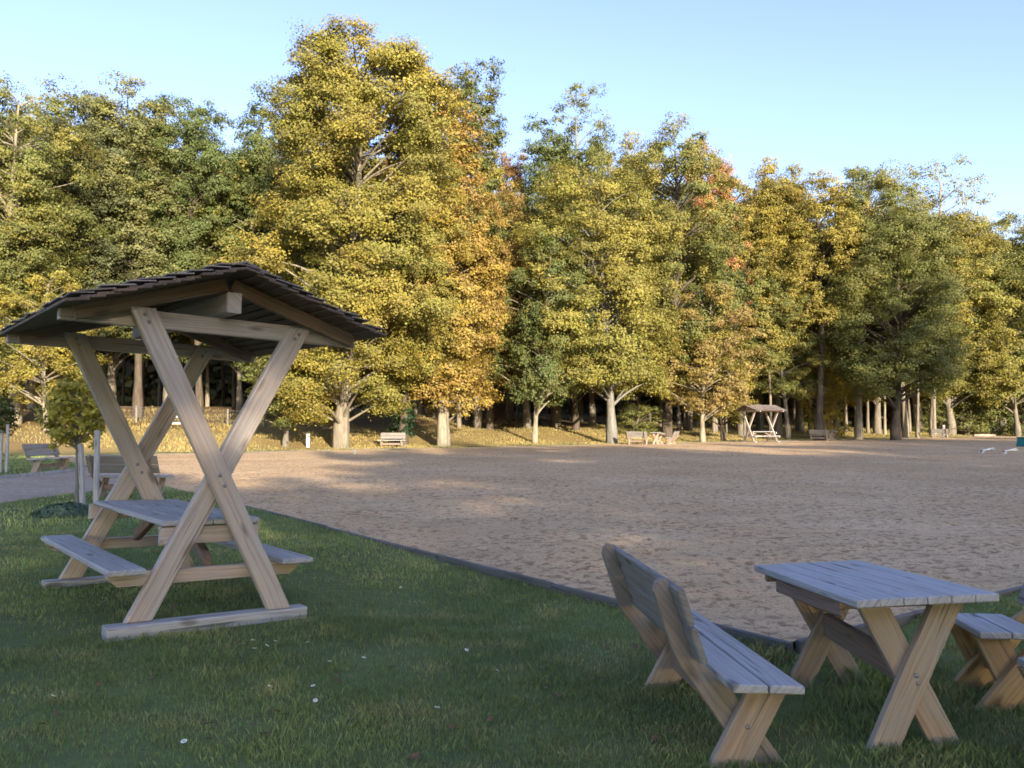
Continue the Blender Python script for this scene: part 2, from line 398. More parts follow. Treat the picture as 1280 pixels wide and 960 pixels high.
def lawn_grass():
    rs = np.random.RandomState(11); X, Y, Hh, Wd = [], [], [], []
    for r0, r1, dens, hh, ww in ((2.2, 5.5, 7500, .036, .0045), (5.5, 8.5, 4200, .037, .006), (8.5, 14, 1700, .038, .010), (14, 24, 320, .045, .018), (24, 46, 110, .05, .034)):
        ang = R(42); area = ang * (r1 * r1 - r0 * r0); n = int(area * dens)
        r = np.sqrt(rs.rand(n) * (r1 * r1 - r0 * r0) + r0 * r0); th = (rs.rand(n) * 2 - 1) * ang
        x, y = r * np.sin(th), r * np.cos(th); u, v = uv_of(x, y)
        ok = ((u < -.06) | (v < -.06)) & ~in_path(x, y) & ~((u < -2) & (y > 47))
        patch = vnoise(x * 1.1, y * 1.1, 21); tuft = vnoise(x * 5, y * 5, 22)
        ok &= rs.rand(n) < (.35 + .75 * tuft) * (1 - .75 * smooth((vnoise(x * 1.5, y * 1.5, 23) - .70) / .12))
        x, y, patch, tuft = x[ok], y[ok], patch[ok], tuft[ok]
        X.append(x); Y.append(y); Hh.append(hh * (.55 + .5 * patch + .45 * tuft) * (.6 + .8 * rs.rand(len(x)))); Wd.append(np.full(len(x), ww) * (.7 + .6 * rs.rand(len(x))))
    x, y, h, w = map(np.concatenate, (X, Y, Hh, Wd))
    # unmown tufts round the feet of the furniture
    for cx, cy, rad in ((.95, 4.3, .35), (1.15, 5.3, .4), (1.75, 4.3, .35), (2.2, 4.35, .35), (1.9, 5.4, .5), (2.2, 5.5, .4), (2.9, 5.2, .45), (1.5, 5.9, .4), (2.05, 4.9, .5)):
        q = np.exp(-((x - cx) ** 2 + (y - cy) ** 2) / (rad * rad)); h = h * (1 + .6 * q)
    q1 = vnoise(x * .9, y * .9, 31); q2 = vnoise(x * 3.5, y * 3.5, 32)
    a, b, c = np.array([.175, .23, .078]), np.array([.31, .365, .12]), np.array([.46, .40, .17])
    k = np.clip(q1 * 1.9 - .45, 0, 1)[:, None]; cols = a * (1 - k) + b * k; m = (np.clip(q2 - .55, 0, 1) * 1.4)[:, None]; cols = cols * (1 - m) + c * m
    n = len(x); cols *= (.7 + .6 * rs.rand(n))[:, None]; straw = rs.rand(n) < .035; cols[straw] = np.array([.22, .18, .08]) * (.6 + .6 * rs.rand(straw.sum()))[:, None]
    o = blades('lawn_grass', x, y, h, w, cols, rs); tag(o, 'short mown green grass of the lawn around the benches', 'grass')

def dry_grass():
    rs = np.random.RandomState(12); n = 170000
    u = rs.rand(n) * 100 - 14; w = .3 + rs.rand(n) ** 1.3 * 26; x, y = xy_of(u, ARENA_V + w)
    p = vnoise(x * .5, y * .5, 41); ok = (rs.rand(n) < .2 + .9 * p - w * .02) & ~in_path(x, y) & (y > 42) & ((u + 4 * (p - .5) > 4) | (rs.rand(n) < .4)); x, y, w, p = x[ok], y[ok], w[ok], p[ok]; n = len(x)
    h = (.07 + .13 * p) * (.5 + rs.rand(n)) * np.clip(w / 2.5, .3, 1); k = np.clip(.9 * rs.rand(n) + .6 * (p - .5), 0, 1)[:, None]
    cols = np.array([.46, .34, .13]) * k + np.array([.24, .22, .07]) * (1 - k)
    o = blades('dry_grass', x, y, h * .8, .02 + .035 * rs.rand(n), cols, rs, .8); tag(o, 'long straw coloured grass at the foot of the trees beyond the sand', 'grass')

lawn_grass(); dry_grass()

# ------------------------------------------------------------------ furniture
def side_board(mb, poly, y, t, ch=.005):
    """outline in the local x-z plane, t thick, starting at y"""
    mb.prism(poly, (0, y, 0), (1, 0, 0), (0, 1, 0), (0, 0, 1), t, ch)

def make_bench(label, group, hl=.816, yp=.596, legmat=M_BENCHLEG, backmat=M_BACK, name='garden_bench'):
    t = thing(name, label, 'bench', group=group)
    m = MB()
    for x in (-.0885, .0885): m.beam((x, -hl, .43), (x, hl, .43), (1, 0, 0), .165, .04, .006)
    m.build('seat', M_TOP, t)
    m = MB(); b0, b1 = Vector((-.262, 0, .520)), Vector((-.399, 0, .873)); bl = hl - (.085 if hl > .5 else -.02); d = (b1 - b0).normalized(); nrm = Vector((-d.z, 0, d.x))
    for k in range(2):
        c = b0 + d * (.087 + k * .1935) + nrm * .0175
        m.beam(c + Vector((0, -bl, 0)), c + Vector((0, bl, 0)), d, .178, .035, .007)
    m.build('backrest', backmat, t)
    straight = [(-.243, -.06), (-.045, -.06), (.18, .408), (-.01, .408)]
    bent = [(.045, -.06), (.235, -.06), (.20, 0), (-.125, .40), (-.20, .447), (-.258, .487), (-.296, .522), (-.4315, .868), (-.445, .880), (-.468, .880), (-.492, .862), (-.502, .82), (-.392, .535), (-.355, .462), (-.28, .375), (.01, 0)]
    for y in (-yp, yp):
        a = MB(); side_board(a, straight, y - .052, .05); a.build('leg', legmat, t)
        a = MB(); side_board(a, bent, y, .05); a.build('leg', M_BENCHPOST if legmat is M_BENCHLEG else legmat, t)
    for y in (-yp, yp): bolt(t, -.03, y - .052, .205, .008)
    m = MB(); m.beam((-.03, -yp + .052, .21), (-.03, yp - .054, .21), (0, 0, 1), .12, .045); m.build('stretcher', M_DARKWOOD, t)
    return t

def bolt(parent, x, y, z, r=.014):
    V, Q = tube_arrays([([(0, 0, 0), (0, -.004, 0), (0, -.008, 0), (0, -.010, 0)], [r * 1.6, r * 1.6, r, .001])], 10)
    V = V + np.array([x, y, z]); mesh_np('bolt', V, Q, M_BOLT, parent=parent)

def make_table(label, group):
    t = thing('garden_table', label, 'table', group=group)
    hw, hl = .35, .763; zt = lambda x, y: .75 + .017 * x / .35 - .072 * (y / .763) * .763 / .763
    zt = lambda x, y: .75 + .017 * x - .072 * y
    m = MB(); n = 6; pw = 2 * hw / n
    for k in range(n):
        x = -hw + (k + .5) * pw; j = .004 * math.sin(k * 7.3)
        m.beam((x, -hl + j, zt(x, -hl) - .02), (x, hl + j, zt(x, hl) - .02), (1, 0, .017), pw - .005, .04, .005)
    m.build('tabletop', M_TOP, t)
    yn, yf, lw, xb, xt = -.564, .511, .078, .21, .185
    for y in (yn, yf):
        top = zt(0, y) - .046
        a = MB(); side_board(a, [(-xb - lw, -.06), (-xb + lw, -.06), (xt + lw, top), (xt - lw, top)], y - .052, .05); a.build('leg', M_BENCHLEG, t)
        a = MB(); side_board(a, [(xb - lw, -.06), (xb + lw, -.06), (-xt + lw, top), (-xt - lw, top)], y, .05); a.build('leg', M_BENCHLEG, t)
        bolt(t, .004, y - .052, .385, .008); bolt(t, .012, y - .052, .345, .007)
        a = MB(); a.beam((-.33, y + .075, top - .012), (.33, y + .075, top - .006), (0, 0, 1), .075, .045); a.build('batten', M_DARKWOOD, t)
    m = MB(); m.beam((0, yn + .054, .375), (0, yf - .055, .365), (0, 0, 1), .14, .045); m.build('stretcher', M_DARKWOOD, t)
    for x in (-.305, .305):
        m = MB(); m.beam((x, -.50, zt(x, -.50) - .088), (x, .44, zt(x, .44) - .088), (0, 0, 1), .085, .03); m.build('apron', M_DARKWOOD, t)
    return t

def make_shelter(label, group):
    t = thing('picnic_shelter', label, 'picnic shelter', group=group)
    L, xb, xt, zt_, hw, xs, zs = 2.123, .498, .601, 2.241, .089, .719, .06
    for y in (-L / 2, L / 2):
        a = MB(); a.beam((-xs, y - .005, zs / 2 - .03), (xs, y - .005, zs / 2 - .03), (0, 0, 1), zs + .06, .15, .008); a.build('sill', M_TOP, t)
        k = .003
        a = MB(); side_board(a, [(xb - hw, zs + k), (xb + hw, zs + k), (-xt + hw, zt_), (-xt - hw, zt_)], y - .07, .068, .008); a.build('leg', M_LEG, t)
        a = MB(); side_board(a, [(-xb - hw, zs + k), (-xb + hw, zs + k), (xt + hw, zt_ - .02), (xt - hw, zt_ - .02)], y, .07, .008); a.build('leg', M_LEG, t)
        for bx, bz in ((-.01, 1.075), (.03, 1.0)): bolt(t, bx, y - .07, bz, .010)
        for bx, bz in ((-.585, 2.19), (-.555, 2.14)): bolt(t, bx, y - .07, bz, .009)
        for bx, bz in ((.585, 2.17), (.555, 2.13)): bolt(t, bx, y, bz, .009)
        a = MB(); a.beam((-1.10, y + .075 - .035 + .032, 2.175), (1.10, y + .072, 2.175), (0, 0, 1), .125, .066, .006)
        a.build('tie_beam', M_LEG, t)
        for s in (-1, 1):
            a = MB(); a.beam((s * .02, y - .036, 2.478), (s * 1.03, y - .036, 2.155), (0, 0, 1), .10, .06); a.build('rafter', M_DARKWOOD, t)
        a = MB(); a.beam((-.72, y + .105 + .035, .385), (.72, y + .14, .385), (0, 0, 1), .10, .06)
        # one seat-carrying crossbeam per frame with sloping ends
        a = MB(); side_board(a, [(-.70, .365), (-.63, .30), (.63, .30), (.70, .365), (.70, .398), (-.70, .398)], y + .073, .06); a.build('seat_beam', M_LEG, t)
        a = MB(); side_board(a, [(-.36, .575), (.36, .575), (.36, .705), (-.36, .705)], y + .073, .06); a.build('table_beam', M_LEG, t)
    a = MB(); a.beam((0, -1.24, 2.33), (0, 1.24, 2.33), (0, 0, 1), .15, .11, .008); a.build('ridge_beam', M_LEG, t)
    a = MB()
    for k in range(4):
        x = -.362 + .181 * (k + .5); j = .008 * math.sin(k * 5.1); a.beam((x, -1.01 + j, .7275), (x, 1.01 + j, .7275), (1, 0, 0), .172, .04, .006)
    a.build('tabletop', M_TOP, t)
    for s in (-1, 1):
        a = MB(); a.beam((s * .616, -1.159, .42), (s * .616, 1.159, .42), (1, 0, 0), .248, .042, .008); a.build('seat', M_TOP, t)
        a = MB(); a.beam((0, s * .93, .43), (0, s * .30, .70), (0, 0, 1), .09, .06); a.build('brace', M_DARKWOOD, t)
    # roof: overlapping boards on each slope, ragged shingle courses over them
    rnd = random.Random(8); a = MB(); yr = 1.43; dz = 2.578 - 2.205; half = 1.115; sl = math.hypot(half, dz); n = 12
    for s in (-1, 1):
        d = Vector((s * half, 0, -dz)) / sl; up = Vector((s * dz, 0, half)) / sl
        for k in range(n):
            l0 = sl * k / n - .015; l1 = sl * (k + 1) / n + .03
            p0 = Vector((0, 0, 2.555)) + d * l0 + up * -.004; p1 = Vector((0, 0, 2.555)) + d * l1 + up * .016
            c = (p0 + p1) / 2; w = (p1 - p0); e0 = rnd.uniform(-.03, .02); e1 = rnd.uniform(-.02, .03)
            a.beam(c + Vector((0, -yr + e0, 0)), c + Vector((0, yr + e1, 0)), w, w.length, .02, .003)
    a.build('roof', M_ROOF, t)
    a = MB()
    for s in (-1, 1):
        d = Vector((s * half, 0, -dz)) / sl; up = Vector((s * dz, 0, half)) / sl
        for k in range(9):
            y = -yr
            while y < yr - .05:
                wd = min(rnd.uniform(.09, .19), yr - y); l0 = max(sl * k / 9 - .02, .0); l1 = min(sl * (k + 1) / 9 + rnd.uniform(.0, .075), sl + rnd.uniform(-.02, .05))
                lift = rnd.uniform(0, .022); p0 = Vector((0, y + wd / 2, 2.575)) + d * l0 + up * .012; p1 = Vector((0, y + wd / 2, 2.575)) + d * l1 + up * (.030 + lift)
                a.beam(p0, p1, (0, 1, rnd.uniform(-.06, .06)), wd - .006, .010, .002); y += wd
    for s in (-1, 1):
        d = Vector((s * half, 0, -dz)) / sl
        a.beam(Vector((0, -yr, 2.604)) + d * .05, Vector((0, yr, 2.604)) + d * .05, d, .12, .014, .003)
    a.build('shingle_cover', M_SHINGLE, t)
    return t

M_SHINGLE = wood('roof_shingles', (.24, .17, .125), (.10, .065, .05), (.34, .30, .28), .5, False)

def place(o, x, y, z, yaw, pitch=0, roll=0, s=1.0):
    o.rotation_mode = 'QUATERNION'
    mat = Matrix.Rotation(yaw, 3, 'Z') @ Matrix.Rotation(pitch, 3, 'X') @ Matrix.Rotation(roll, 3, 'Y')
    o.rotation_quaternion = mat.to_quaternion(); o.location = (x, y, z); o.scale = (s, s, s); return o

G_B, G_T, G_S = 'wooden benches around the arena', 'wooden cross-legged tables', 'roofed picnic shelters'
bench = make_bench('weathered bench with its back to the viewer, left of the large cross-legged table', G_B)
place(bench, 1.08, 4.774, EYE - 1.666, .101, -.002, .053)
table = make_table('large cross-legged wooden table with silvery plank top on the grass at front right', G_T)
place(table, 1.987, 4.888, EYE - 1.634, .039, .014, -.025)
shelter = make_shelter('big roofed picnic table on crossed legs standing on the lawn at front left', G_S)
place(shelter, -2.853 * 1.06, 7.057 * 1.06, EYE - 1.467 * 1.06, .676, -.002, .034, 1.06)

seat = make_bench('short orange-brown wooden chair facing the large table from its right side', 'short wooden chairs', hl=.25, yp=.19, legmat=M_ORANGE, name='garden_chair')
seat['category'] = 'chair'
place(seat, 2.87, 5.13, 0, math.pi - .1)
seat2 = copy_tree(seat); seat2['label'] = 'wooden chair cut off by the right edge of the photo, only its seat corner showing'
place(seat2, 2.72, 4.12, 0, math.pi - .12)

def far(proto, label, px, Y, yaw, s=1.0):
    o = copy_tree(proto); o['label'] = label; p = at(px, Y); place(o, p.x, p.y, p.z, yaw, 0, 0, s); return o

far(bench, 'grey slatted bench on the lawn beyond the sandy path, at far left', 66, 25.5, -.16)
far(bench, 'dark backed bench seen from behind, between the far crossed legs of the big shelter', 166, 17.2, 1.5)
far(bench, 'blue-grey bench on the far edge of the sand, under the ivy covered tree', 490, 49.5, -math.pi / 2 - .05)
far(table, 'distant cross-legged table in the middle of the far edge of the sand', 822, 57.5, -.4)
far(bench, 'distant bench left of the small table in the middle of the far edge', 797, 57.0, 1.15)
far(bench, 'distant bench showing its crossed legs, just right of the small middle table', 838, 58, 2.75)
far(shelter, 'small distant picnic shelter with roof, across the sand at right', 950, 63.5, -1.1, 1.06)
far(table, 'distant cross-legged table in front of the tall dark trunk on the right', 1039, 69.0, -.5)
far(bench, 'distant dark bench left of the table in front of the tall dark trunk', 1023, 68.5, 1.1)
far(bench, 'distant bench with one sunlit end, right of the low dark spreading tree', 1174, 77.0, 1.0)

# ---- small things round the arena
def post(name, label, cat, px, Y, h, w, mat, group=None, lean=0):
    p = at(px, Y); m = MB(); m.beam((0, 0, -.1), (lean, 0, h), (1, 0, 0), w, w, w * .12); o = m.build(name, mat); o.location = p; return tag(o, label, cat, group)

post('marker_post', 'short white post at the far left edge of the sand', 'post', 385.6, 47.6, .78, .17, M_WHITE)
post('marker_stake', 'small pale yellow stake standing in the sand at far left', 'stake', 444, 39.5, .26, .07, M_POST)
post('wooden_post', 'stumpy pale wooden post behind the bench with a sunlit end', 'post', 1178.5, 82, 1.2, .26, M_POST)

def ground_pole(label, px0, y0, px1, y1):
    Y0, Y1 = 1.52 * F / (y0 - HY), 1.52 * F / (y1 - HY); a = Vector(((px0 - CX) * Y0 / F, Y0, ARENA_Z)); b = Vector(((px1 - CX) * Y1 / F, Y1, ARENA_Z)); d = (b - a)
    t = thing('ground_pole', label, 'jump pole', a, (0, 0, math.atan2(d.y, d.x)), 'white poles lying on the sand'); L = d.length
    V, Q = tube_arrays([([(0, 0, .10), (L * .5, 0, .10), (L, 0, .10)], [.045, .045, .045])], 12); mesh_np('pole', V, Q, M_WHITE, parent=t, smooth_shade=True)
    for x in (.15, L - .15):
        m = MB(); m.prism([(-.12, 0), (.12, 0), (.09, .10), (.06, .10), (.045, .054), (-.045, .054), (-.06, .10), (-.09, .10)], (x, 0, 0), (0, 1, 0), (1, 0, 0), (0, 0, 1), .09, .006); m.build('pole_block', M_WHITE, t)
ground_pole('white pole lying on the sand, the left one of the two', 1225, 566, 1240, 562.4)
ground_pole('white pole lying on the sand, the one closer to the teal box', 1253, 567, 1268, 563.4)

def teal_box():
    p = at(1279, 52); t = thing('plastic_box', 'teal plastic mounting box standing on the sand at the right edge', 'box', (p.x, p.y, ARENA_Z), (0, 0, .35))
    me = bpy.data.meshes.new('box_body'); bm = bmesh.new()
    r = bmesh.ops.create_cube(bm, size=1)['verts']
    for v in r:
        k = .34 if v.co.z < 0 else .27; v.co = Vector((v.co.x * 2 * k, v.co.y * 2 * k, (v.co.z + .5) * .52))
    bmesh.ops.bevel(bm, geom=bm.edges[:], offset=.04, segments=3, affect='EDGES'); bm.to_mesh(me); bm.free(); me.materials.append(M_TEAL)
    o = link(bpy.data.objects.new('box_body', me)); o.parent = t
    m = MB(); m.prism([(-.30, -.30), (.30, -.30), (.30, .30), (-.30, .30)], (0, 0, .522), (1, 0, 0), (0, 0, 1), (0, 1, 0), .06, .015); m.build('lid', M_TEAL, t)
teal_box()

def log():
    p = at(1230, 86); P = [(-1.2, 0, .13), (-.4, .05, .14), (.4, 0, .13), (1.2, .08, .12)]; V, Q = tube_arrays([(P, [.13, .14, .135, .11])], 14)
    n = len(V); cap = []
    V = np.vstack([V, [P[0]], [P[-1]]]); s = 14
    Q = np.vstack([Q, [[n, (i + 1) % s, i, i] for i in range(0)] or np.empty((0, 4), int)])
    ends = np.array([[i, (i + 1) % s, n, n] for i in range(s)] + [[n - s + (i + 1) % s, n - s + i, n + 1, n + 1] for i in range(s)])
    o = mesh_np('fallen_log', V, Q.astype(np.int32), M_LOG, smooth_shade=True)
    me = o.data; bm = bmesh.new(); bm.from_mesh(me); bm.edges.ensure_lookup_table()
    bmesh.ops.holes_fill(bm, edges=[e for e in bm.edges if e.is_boundary], sides=0); bm.to_mesh(me); bm.free()
    o.location = p; o.rotation_euler = (0, 0, .12); tag(o, 'pale fallen log lying in the sun before the bushes at right', 'log')
log()

def wire_fence():
    base = at(150, 50); t = thing('wire_fence', 'wire mesh fence on pale posts along the foot of the trees at left', 'fence', base)
    pts = []
    for px in (-70, -12, 57, 115, 171, 228, 285, 330):
        p = at(px, 52 + (px - 57) * .012); pts.append(p); m = MB(); q = p - base
        m.beam(q + Vector((0, 0, -.15)), q + Vector((0, 0, 1.05)), (1, 0, 0), .11, .11, .012); m.build('post', M_BACK, t)
    paths = []
    for h in (.15, .35, .55, .75, .95): paths.append(([p - base + Vector((0, -.08, h)) for p in pts], [.009] * len(pts)))
    for a, b in zip(pts[:-1], pts[1:]):
        for k in range(1, 12):
            q = a.lerp(b, k / 12) - base + Vector((0, -.08, 0)); paths.append(([q + Vector((0, 0, .12)), q + Vector((0, 0, .55)), q + Vector((0, 0, .97))], [.006] * 3))
    V, Q = tube_arrays(paths, 4); mesh_np('wire', V, Q, M_WIRE, parent=t)
wire_fence()

def rail_gate():
    p = at(196, 54); t = thing('wooden_rail', 'low wooden rail seen through the crossed legs of the big shelter', 'rail', p, (0, 0, .15))
    p2 = at(216, 50); t.location = p2
    for x in (-.75, .75):
        m = MB(); m.beam((x, 0, -.1), (x, 0, 1.0), (1, 0, 0), .11, .11, .01); m.build('post', M_POST, t)
    for z in (.45, .85):
        m = MB(); m.beam((-.9, -.08, z), (.9, -.08, z), (0, 0, 1), .12, .035); m.build('rail', M_POST, t)
rail_gate()

# ------------------------------------------------------------------ trees
def unit(rs, n):
    q = rs.normal(size=(n, 3)); return q / np.linalg.norm(q, axis=1)[:, None]

def leaf_quads(C, outward, size, rs, tint):
    n = len(C); nrm = outward * .95 + np.array([0, 0, .3]) + unit(rs, n) * .62; nrm /= np.linalg.norm(nrm, axis=1)[:, None] + 1e-9
    a = np.cross(nrm, unit(rs, n)); a /= np.linalg.norm(a, axis=1)[:, None] + 1e-9; b = np.cross(nrm, a)
    L = (size * (.45 + 1.0 * rs.rand(n) ** 1.4))[:, None]; W = L * (.32 + .16 * rs.rand(n))[:, None]; bend = nrm * L * (rs.rand(n)[:, None] - .3) * .5
    V = np.stack([C - a * L * .5, C + b * W - a * L * .05, C + a * L * .5 + bend, C - b * W + a * L * .08], 1).reshape(-1, 3)
    Q = np.arange(n * 4).reshape(n, 4); return V, Q, np.repeat(tint, 4, 0)

def make_tree(seed, H, cb, Rr, nblob, per=300, leaf=.24, tr=.35, blob=1.0, prof=None, limbs=True, flat=.7, bend=.6, inner=.5, pine=False):
    rs = np.random.RandomState(seed); prof = prof or (lambda t: np.sqrt(np.clip(1 - (np.abs(t - .42) / np.where(t < .42, .56, .66)) ** 2.8, .02, 1)))
    ph = rs.rand(3) * 6.28; amp = bend
    ax = lambda z: np.stack([amp * np.sin(z / H * 2.2 + ph[0]) - amp * np.sin(ph[0]), amp * np.sin(z / H * 2.6 + ph[1]) - amp * np.sin(ph[1]), z], -1)
    zs = np.linspace(-.3, H * .9, 16); tr = tr * .62; P = ax(zs); P[0, :2] = P[1, :2]
    rad = tr * (1 - np.clip(zs, 0, None) / H) ** .8 + .02; rad[0:2] *= 1.35
    paths = [(P, rad)]
    ts = rs.rand(nblob * 3); keep = rs.rand(nblob * 3) < prof(ts) * .75 + .25; ts = np.sort(ts[keep][:nblob]); n = len(ts)
    ang = np.arange(n) * 2.39996 + rs.rand(n) * 1.3; lob = .8 + .28 * np.sin(ang * 2 + ph[2]) * rs.rand() + .2 * (rs.rand(n) - .3)
    rho = np.sqrt(inner ** 2 + (1 - inner ** 2) * rs.rand(n)) * .9
    z = cb + ts * (H - cb) * .97; rr = Rr * prof(ts) * lob * rho
    nt_ = 6; z[-nt_:] = cb + (H - cb) * np.linspace(.84, .96, nt_); rr[-nt_:] = np.minimum(rr[-nt_:], Rr * .42)
    C = ax(z) + np.stack([np.cos(ang) * rr, np.sin(ang) * rr, np.zeros(n)], -1)
    br = (.75 + .6 * rs.rand(n)) * blob * np.clip(Rr / 4.5, .3, 1.25) * (1 - .12 * ts)
    LV, LQ, LT, base = [], [], [], 0
    for i in range(n):
        if limbs and (rr[i] > .25):
            zb = max(z[i] - rr[i] * (.25 + .6 * rs.rand()), cb * .6)
            s0 = ax(np.array([zb]))[0]; e = C[i]; m = (s0 + e) / 2 + np.array([0, 0, .14 * np.linalg.norm(e - s0)]) + unit(rs, 1)[0] * .12 * np.linalg.norm(e - s0)
            q = np.linspace(0, 1, 6)[:, None]; B = s0 * (1 - q) ** 2 + 2 * m * q * (1 - q) + e * q ** 2
            r0 = min(.5 * np.interp(zb, zs, rad), .03 + .02 * np.linalg.norm(e - s0)); paths.append((B, np.linspace(r0, .012, 6)))
        k = 14; nl = max(6, int(per * 2.9 * br[i] ** 2 / 1.1 / k * (.7 + .6 * rs.rand()))) if Rr > 1 else per // k
        sub = unit(rs, k); sub[:, 2] *= flat; sub *= (br[i] * (.45 + .6 * rs.rand(k)))[:, None]
        pts = sub[:, None] + rs.normal(size=(k, nl, 3)) * br[i] * np.array([.20, .20, .12]); subc = np.repeat(rs.rand(k), nl)
        pts = pts.reshape(-1, 3); subd = np.repeat(sub / (np.linalg.norm(sub, axis=1)[:, None] + 1e-6), nl, 0)
        radial = np.array([np.cos(ang[i]), np.sin(ang[i]), .2]) * min(1, rr[i] / Rr * 1.3); out = pts / (np.linalg.norm(pts, axis=1)[:, None] + 1e-6) * .6 + subd * .35 + radial * .5
        out /= np.linalg.norm(out, axis=1)[:, None] + 1e-6; pos = C[i] + pts
        pos[:, 2] = np.maximum(pos[:, 2], cb * .35)
        bv = rs.rand()
        aut = np.clip(rs.rand() * .75 + (subc - .5) * .9 + rs.normal(size=len(pos)) * .14, 0, 1)
        tint = np.stack([aut, np.clip(.5 * subc + .5 * rs.rand(len(pos)), 0, 1), np.clip(.35 * bv + .25 * subc + .4 * rs.rand(len(pos)), 0, 1), np.ones(len(pos))], -1)
        v, q, t = leaf_quads(pos, out, leaf * (.58 if Rr > 1 else 1), rs, tint); LV.append(v); LQ.append(q + base); LT.append(t); base += len(v)
    V, Q = tube_arrays(paths, 8)
    return (mesh_np('trunk', V, Q, M_BARK, smooth_shade=True, obj=False), mesh_np('crown', np.concatenate(LV), np.concatenate(LQ), M_LEAF, np.concatenate(LT), obj=False), H, Rr)

tall = lambda t: np.sqrt(np.clip(1 - (np.abs(t - .5) / np.where(t < .5, .62, .59)) ** 2.5, .03, 1))
cone = lambda t: np.clip(1.05 - t, .08, 1) ** .8
flatp = lambda t: np.sqrt(np.clip(1 - (np.abs(t - .42) / np.where(t < .42, .52, .69)) ** 3.4, .03, 1))
PR = {
 'big':   make_tree(21, 24, 2.0, 6.0, 190, 560, .19, .50, 1.0, flatp),
 'oak':   make_tree(2, 22, 4.0, 5.0, 140, 320, .215, .42, 1.0),
 'oak2':  make_tree(3, 20, 3.8, 5.2, 135, 320, .215, .40, 1.0),
 'low':   make_tree(4, 13, 2.3, 4.2, 85, 320, .23, .30, .95),
 'low2':  make_tree(14, 12.5, 2.6, 4.0, 80, 300, .22, .24, .9),
 'edge':  make_tree(5, 22, 6.5, 4.2, 110, 300, .215, .32, 1.0, tall),
 'edge2': make_tree(6, 22, 5.5, 4.4, 115, 300, .215, .34, 1.0, tall),
 'high':  make_tree(31, 22, 9.5, 4.3, 100, 330, .215, .40, 1.05, tall),
 'slim':  make_tree(7, 22, 3.0, 2.6, 120, 330, .22, .26, 1.45, tall),
 'pine':  make_tree(8, 24, 12, 3.2, 60, 240, .20, .26, 1.0, tall),
 'spread': make_tree(9, 19, 4.0, 6.0, 125, 320, .215, .45, 1.05),
 'twiggy': make_tree(10, 23, 8, 4.6, 75, 90, .22, .30, .9, tall),
 'bush':  make_tree(11, 4, .2, 2.3, 45, 300, .16, .10, 1.15),
 'wood':  make_tree(12, 20, 7.5, 3.4, 65, 260, .30, .20, 1.25, tall),
 'wood2': make_tree(13, 18, 6.5, 3.2, 62, 260, .30, .17, 1.25),
 'sap':   make_tree(19, 2.15, 1.15, .62, 30, 170, .066, .03, .75, None, True, .8, .05),
 'ivy':   make_tree(16, 9, .6, .9, 60, 150, .14, .45, 1.0, lambda t: 1.05 - t * .6),
}

def tree(name, label, loc, proto, h, rad, col, aut, bark=(.16, .14, .12), rot=None, group=None, ivy=False, cat='tree'):
    tm, cm, H, Rr = PR[proto]; t = thing(name, label, cat, loc, (0, 0, rot if rot is not None else (hash((round(loc[0], 2), round(loc[1], 2))) % 628) / 100), group)
    t.scale = (rad / Rr, rad / Rr, h / H)
    for nm, me, c in (('trunk', tm, (*bark, 1)), ('crown', cm, (*col, aut))):
        o = link(bpy.data.objects.new(nm, me)); o.parent = t; o.color = c
    if ivy:
        im = PR['ivy'][1]; o = link(bpy.data.objects.new('ivy', im)); o.parent = t; o.color = (.02, .045, .018, 0); o.scale = (Rr / rad * 1.0, Rr / rad * 1.0, H / h * .95)
    return t

# leaf colours
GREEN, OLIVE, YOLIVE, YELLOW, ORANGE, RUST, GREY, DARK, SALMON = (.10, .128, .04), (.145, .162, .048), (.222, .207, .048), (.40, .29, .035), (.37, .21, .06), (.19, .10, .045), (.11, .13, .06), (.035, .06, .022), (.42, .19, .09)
B_L, B_M, B_D = (.34, .295, .23), (.24, .21, .175), (.13, .105, .085)  # bark tones, palest first: sunlight on lit trunks is partly in the colour

def front(px, Y, ytop, proto, wpx, col, aut, label, bark=B_M, name='oak_tree', rot=None, ivy=False):
    p = at(px, Y); h = (HY - ytop) * Y / F + EYE - p.z; rad = wpx / 2 * Y / F * 1.2
    return tree(name, label, p, proto, h, rad, col, aut, bark, rot, None, ivy)

front(-75, 47, 60, 'oak2', 190, OLIVE, .25, 'olive oak half out of the photo at the far left edge', rot=1)
front(22, 49, 88, 'oak', 175, OLIVE, .35, 'leafy olive tree with a pale trunk beside the staked sapling at far left', B_L, rot=2)
front(105, 55, 104, 'edge2', 170, GREY, .15, 'tall grey-green tree above the left eave of the shelter roof', B_D, 'tall_tree', rot=3)
front(172, 57, 100, 'edge', 165, (.16, .17, .065), .2, 'tall thin-crowned olive tree above the ridge of the shelter', B_D, 'tall_tree', rot=.4)
front(250, 60, 112, 'edge2', 130, GREEN, .05, 'dark green tree in the shade of the biggest oak, on its left', B_D, 'tall_tree', rot=5)
front(60, 46, 330, 'low2', 130, YOLIVE, .5, 'low yellowish tree behind the slatted bench at far left', B_L, 'small_tree', rot=.2)
front(425, 48, 30, 'big', 248, YOLIVE, .45, 'biggest oak, yellow-green and highest of all, with a thick sunlit trunk', (.28, .245, .195), rot=.9)
front(357, 47.4, 395, 'low', 110, OLIVE, .2, 'stout low oak with a double trunk right of the shelter', B_M, rot=2.2)
front(503, 51, 165, 'oak', 150, YOLIVE, .8, 'oak with a dark ivy covered trunk behind the blue-grey bench', B_D, rot=3.3, ivy=True)
front(552, 51.5, 72, 'slim', 128, (.32, .215, .06), .6, 'orange spired tree with a thin sunlit trunk, right of the biggest oak', B_L, 'tall_tree', rot=.9)
front(598, 63, 72, 'slim', 85, GREEN, .35, 'slim green spired tree between the orange tree and the gap in the canopy', B_M, 'tall_tree', rot=2.9)
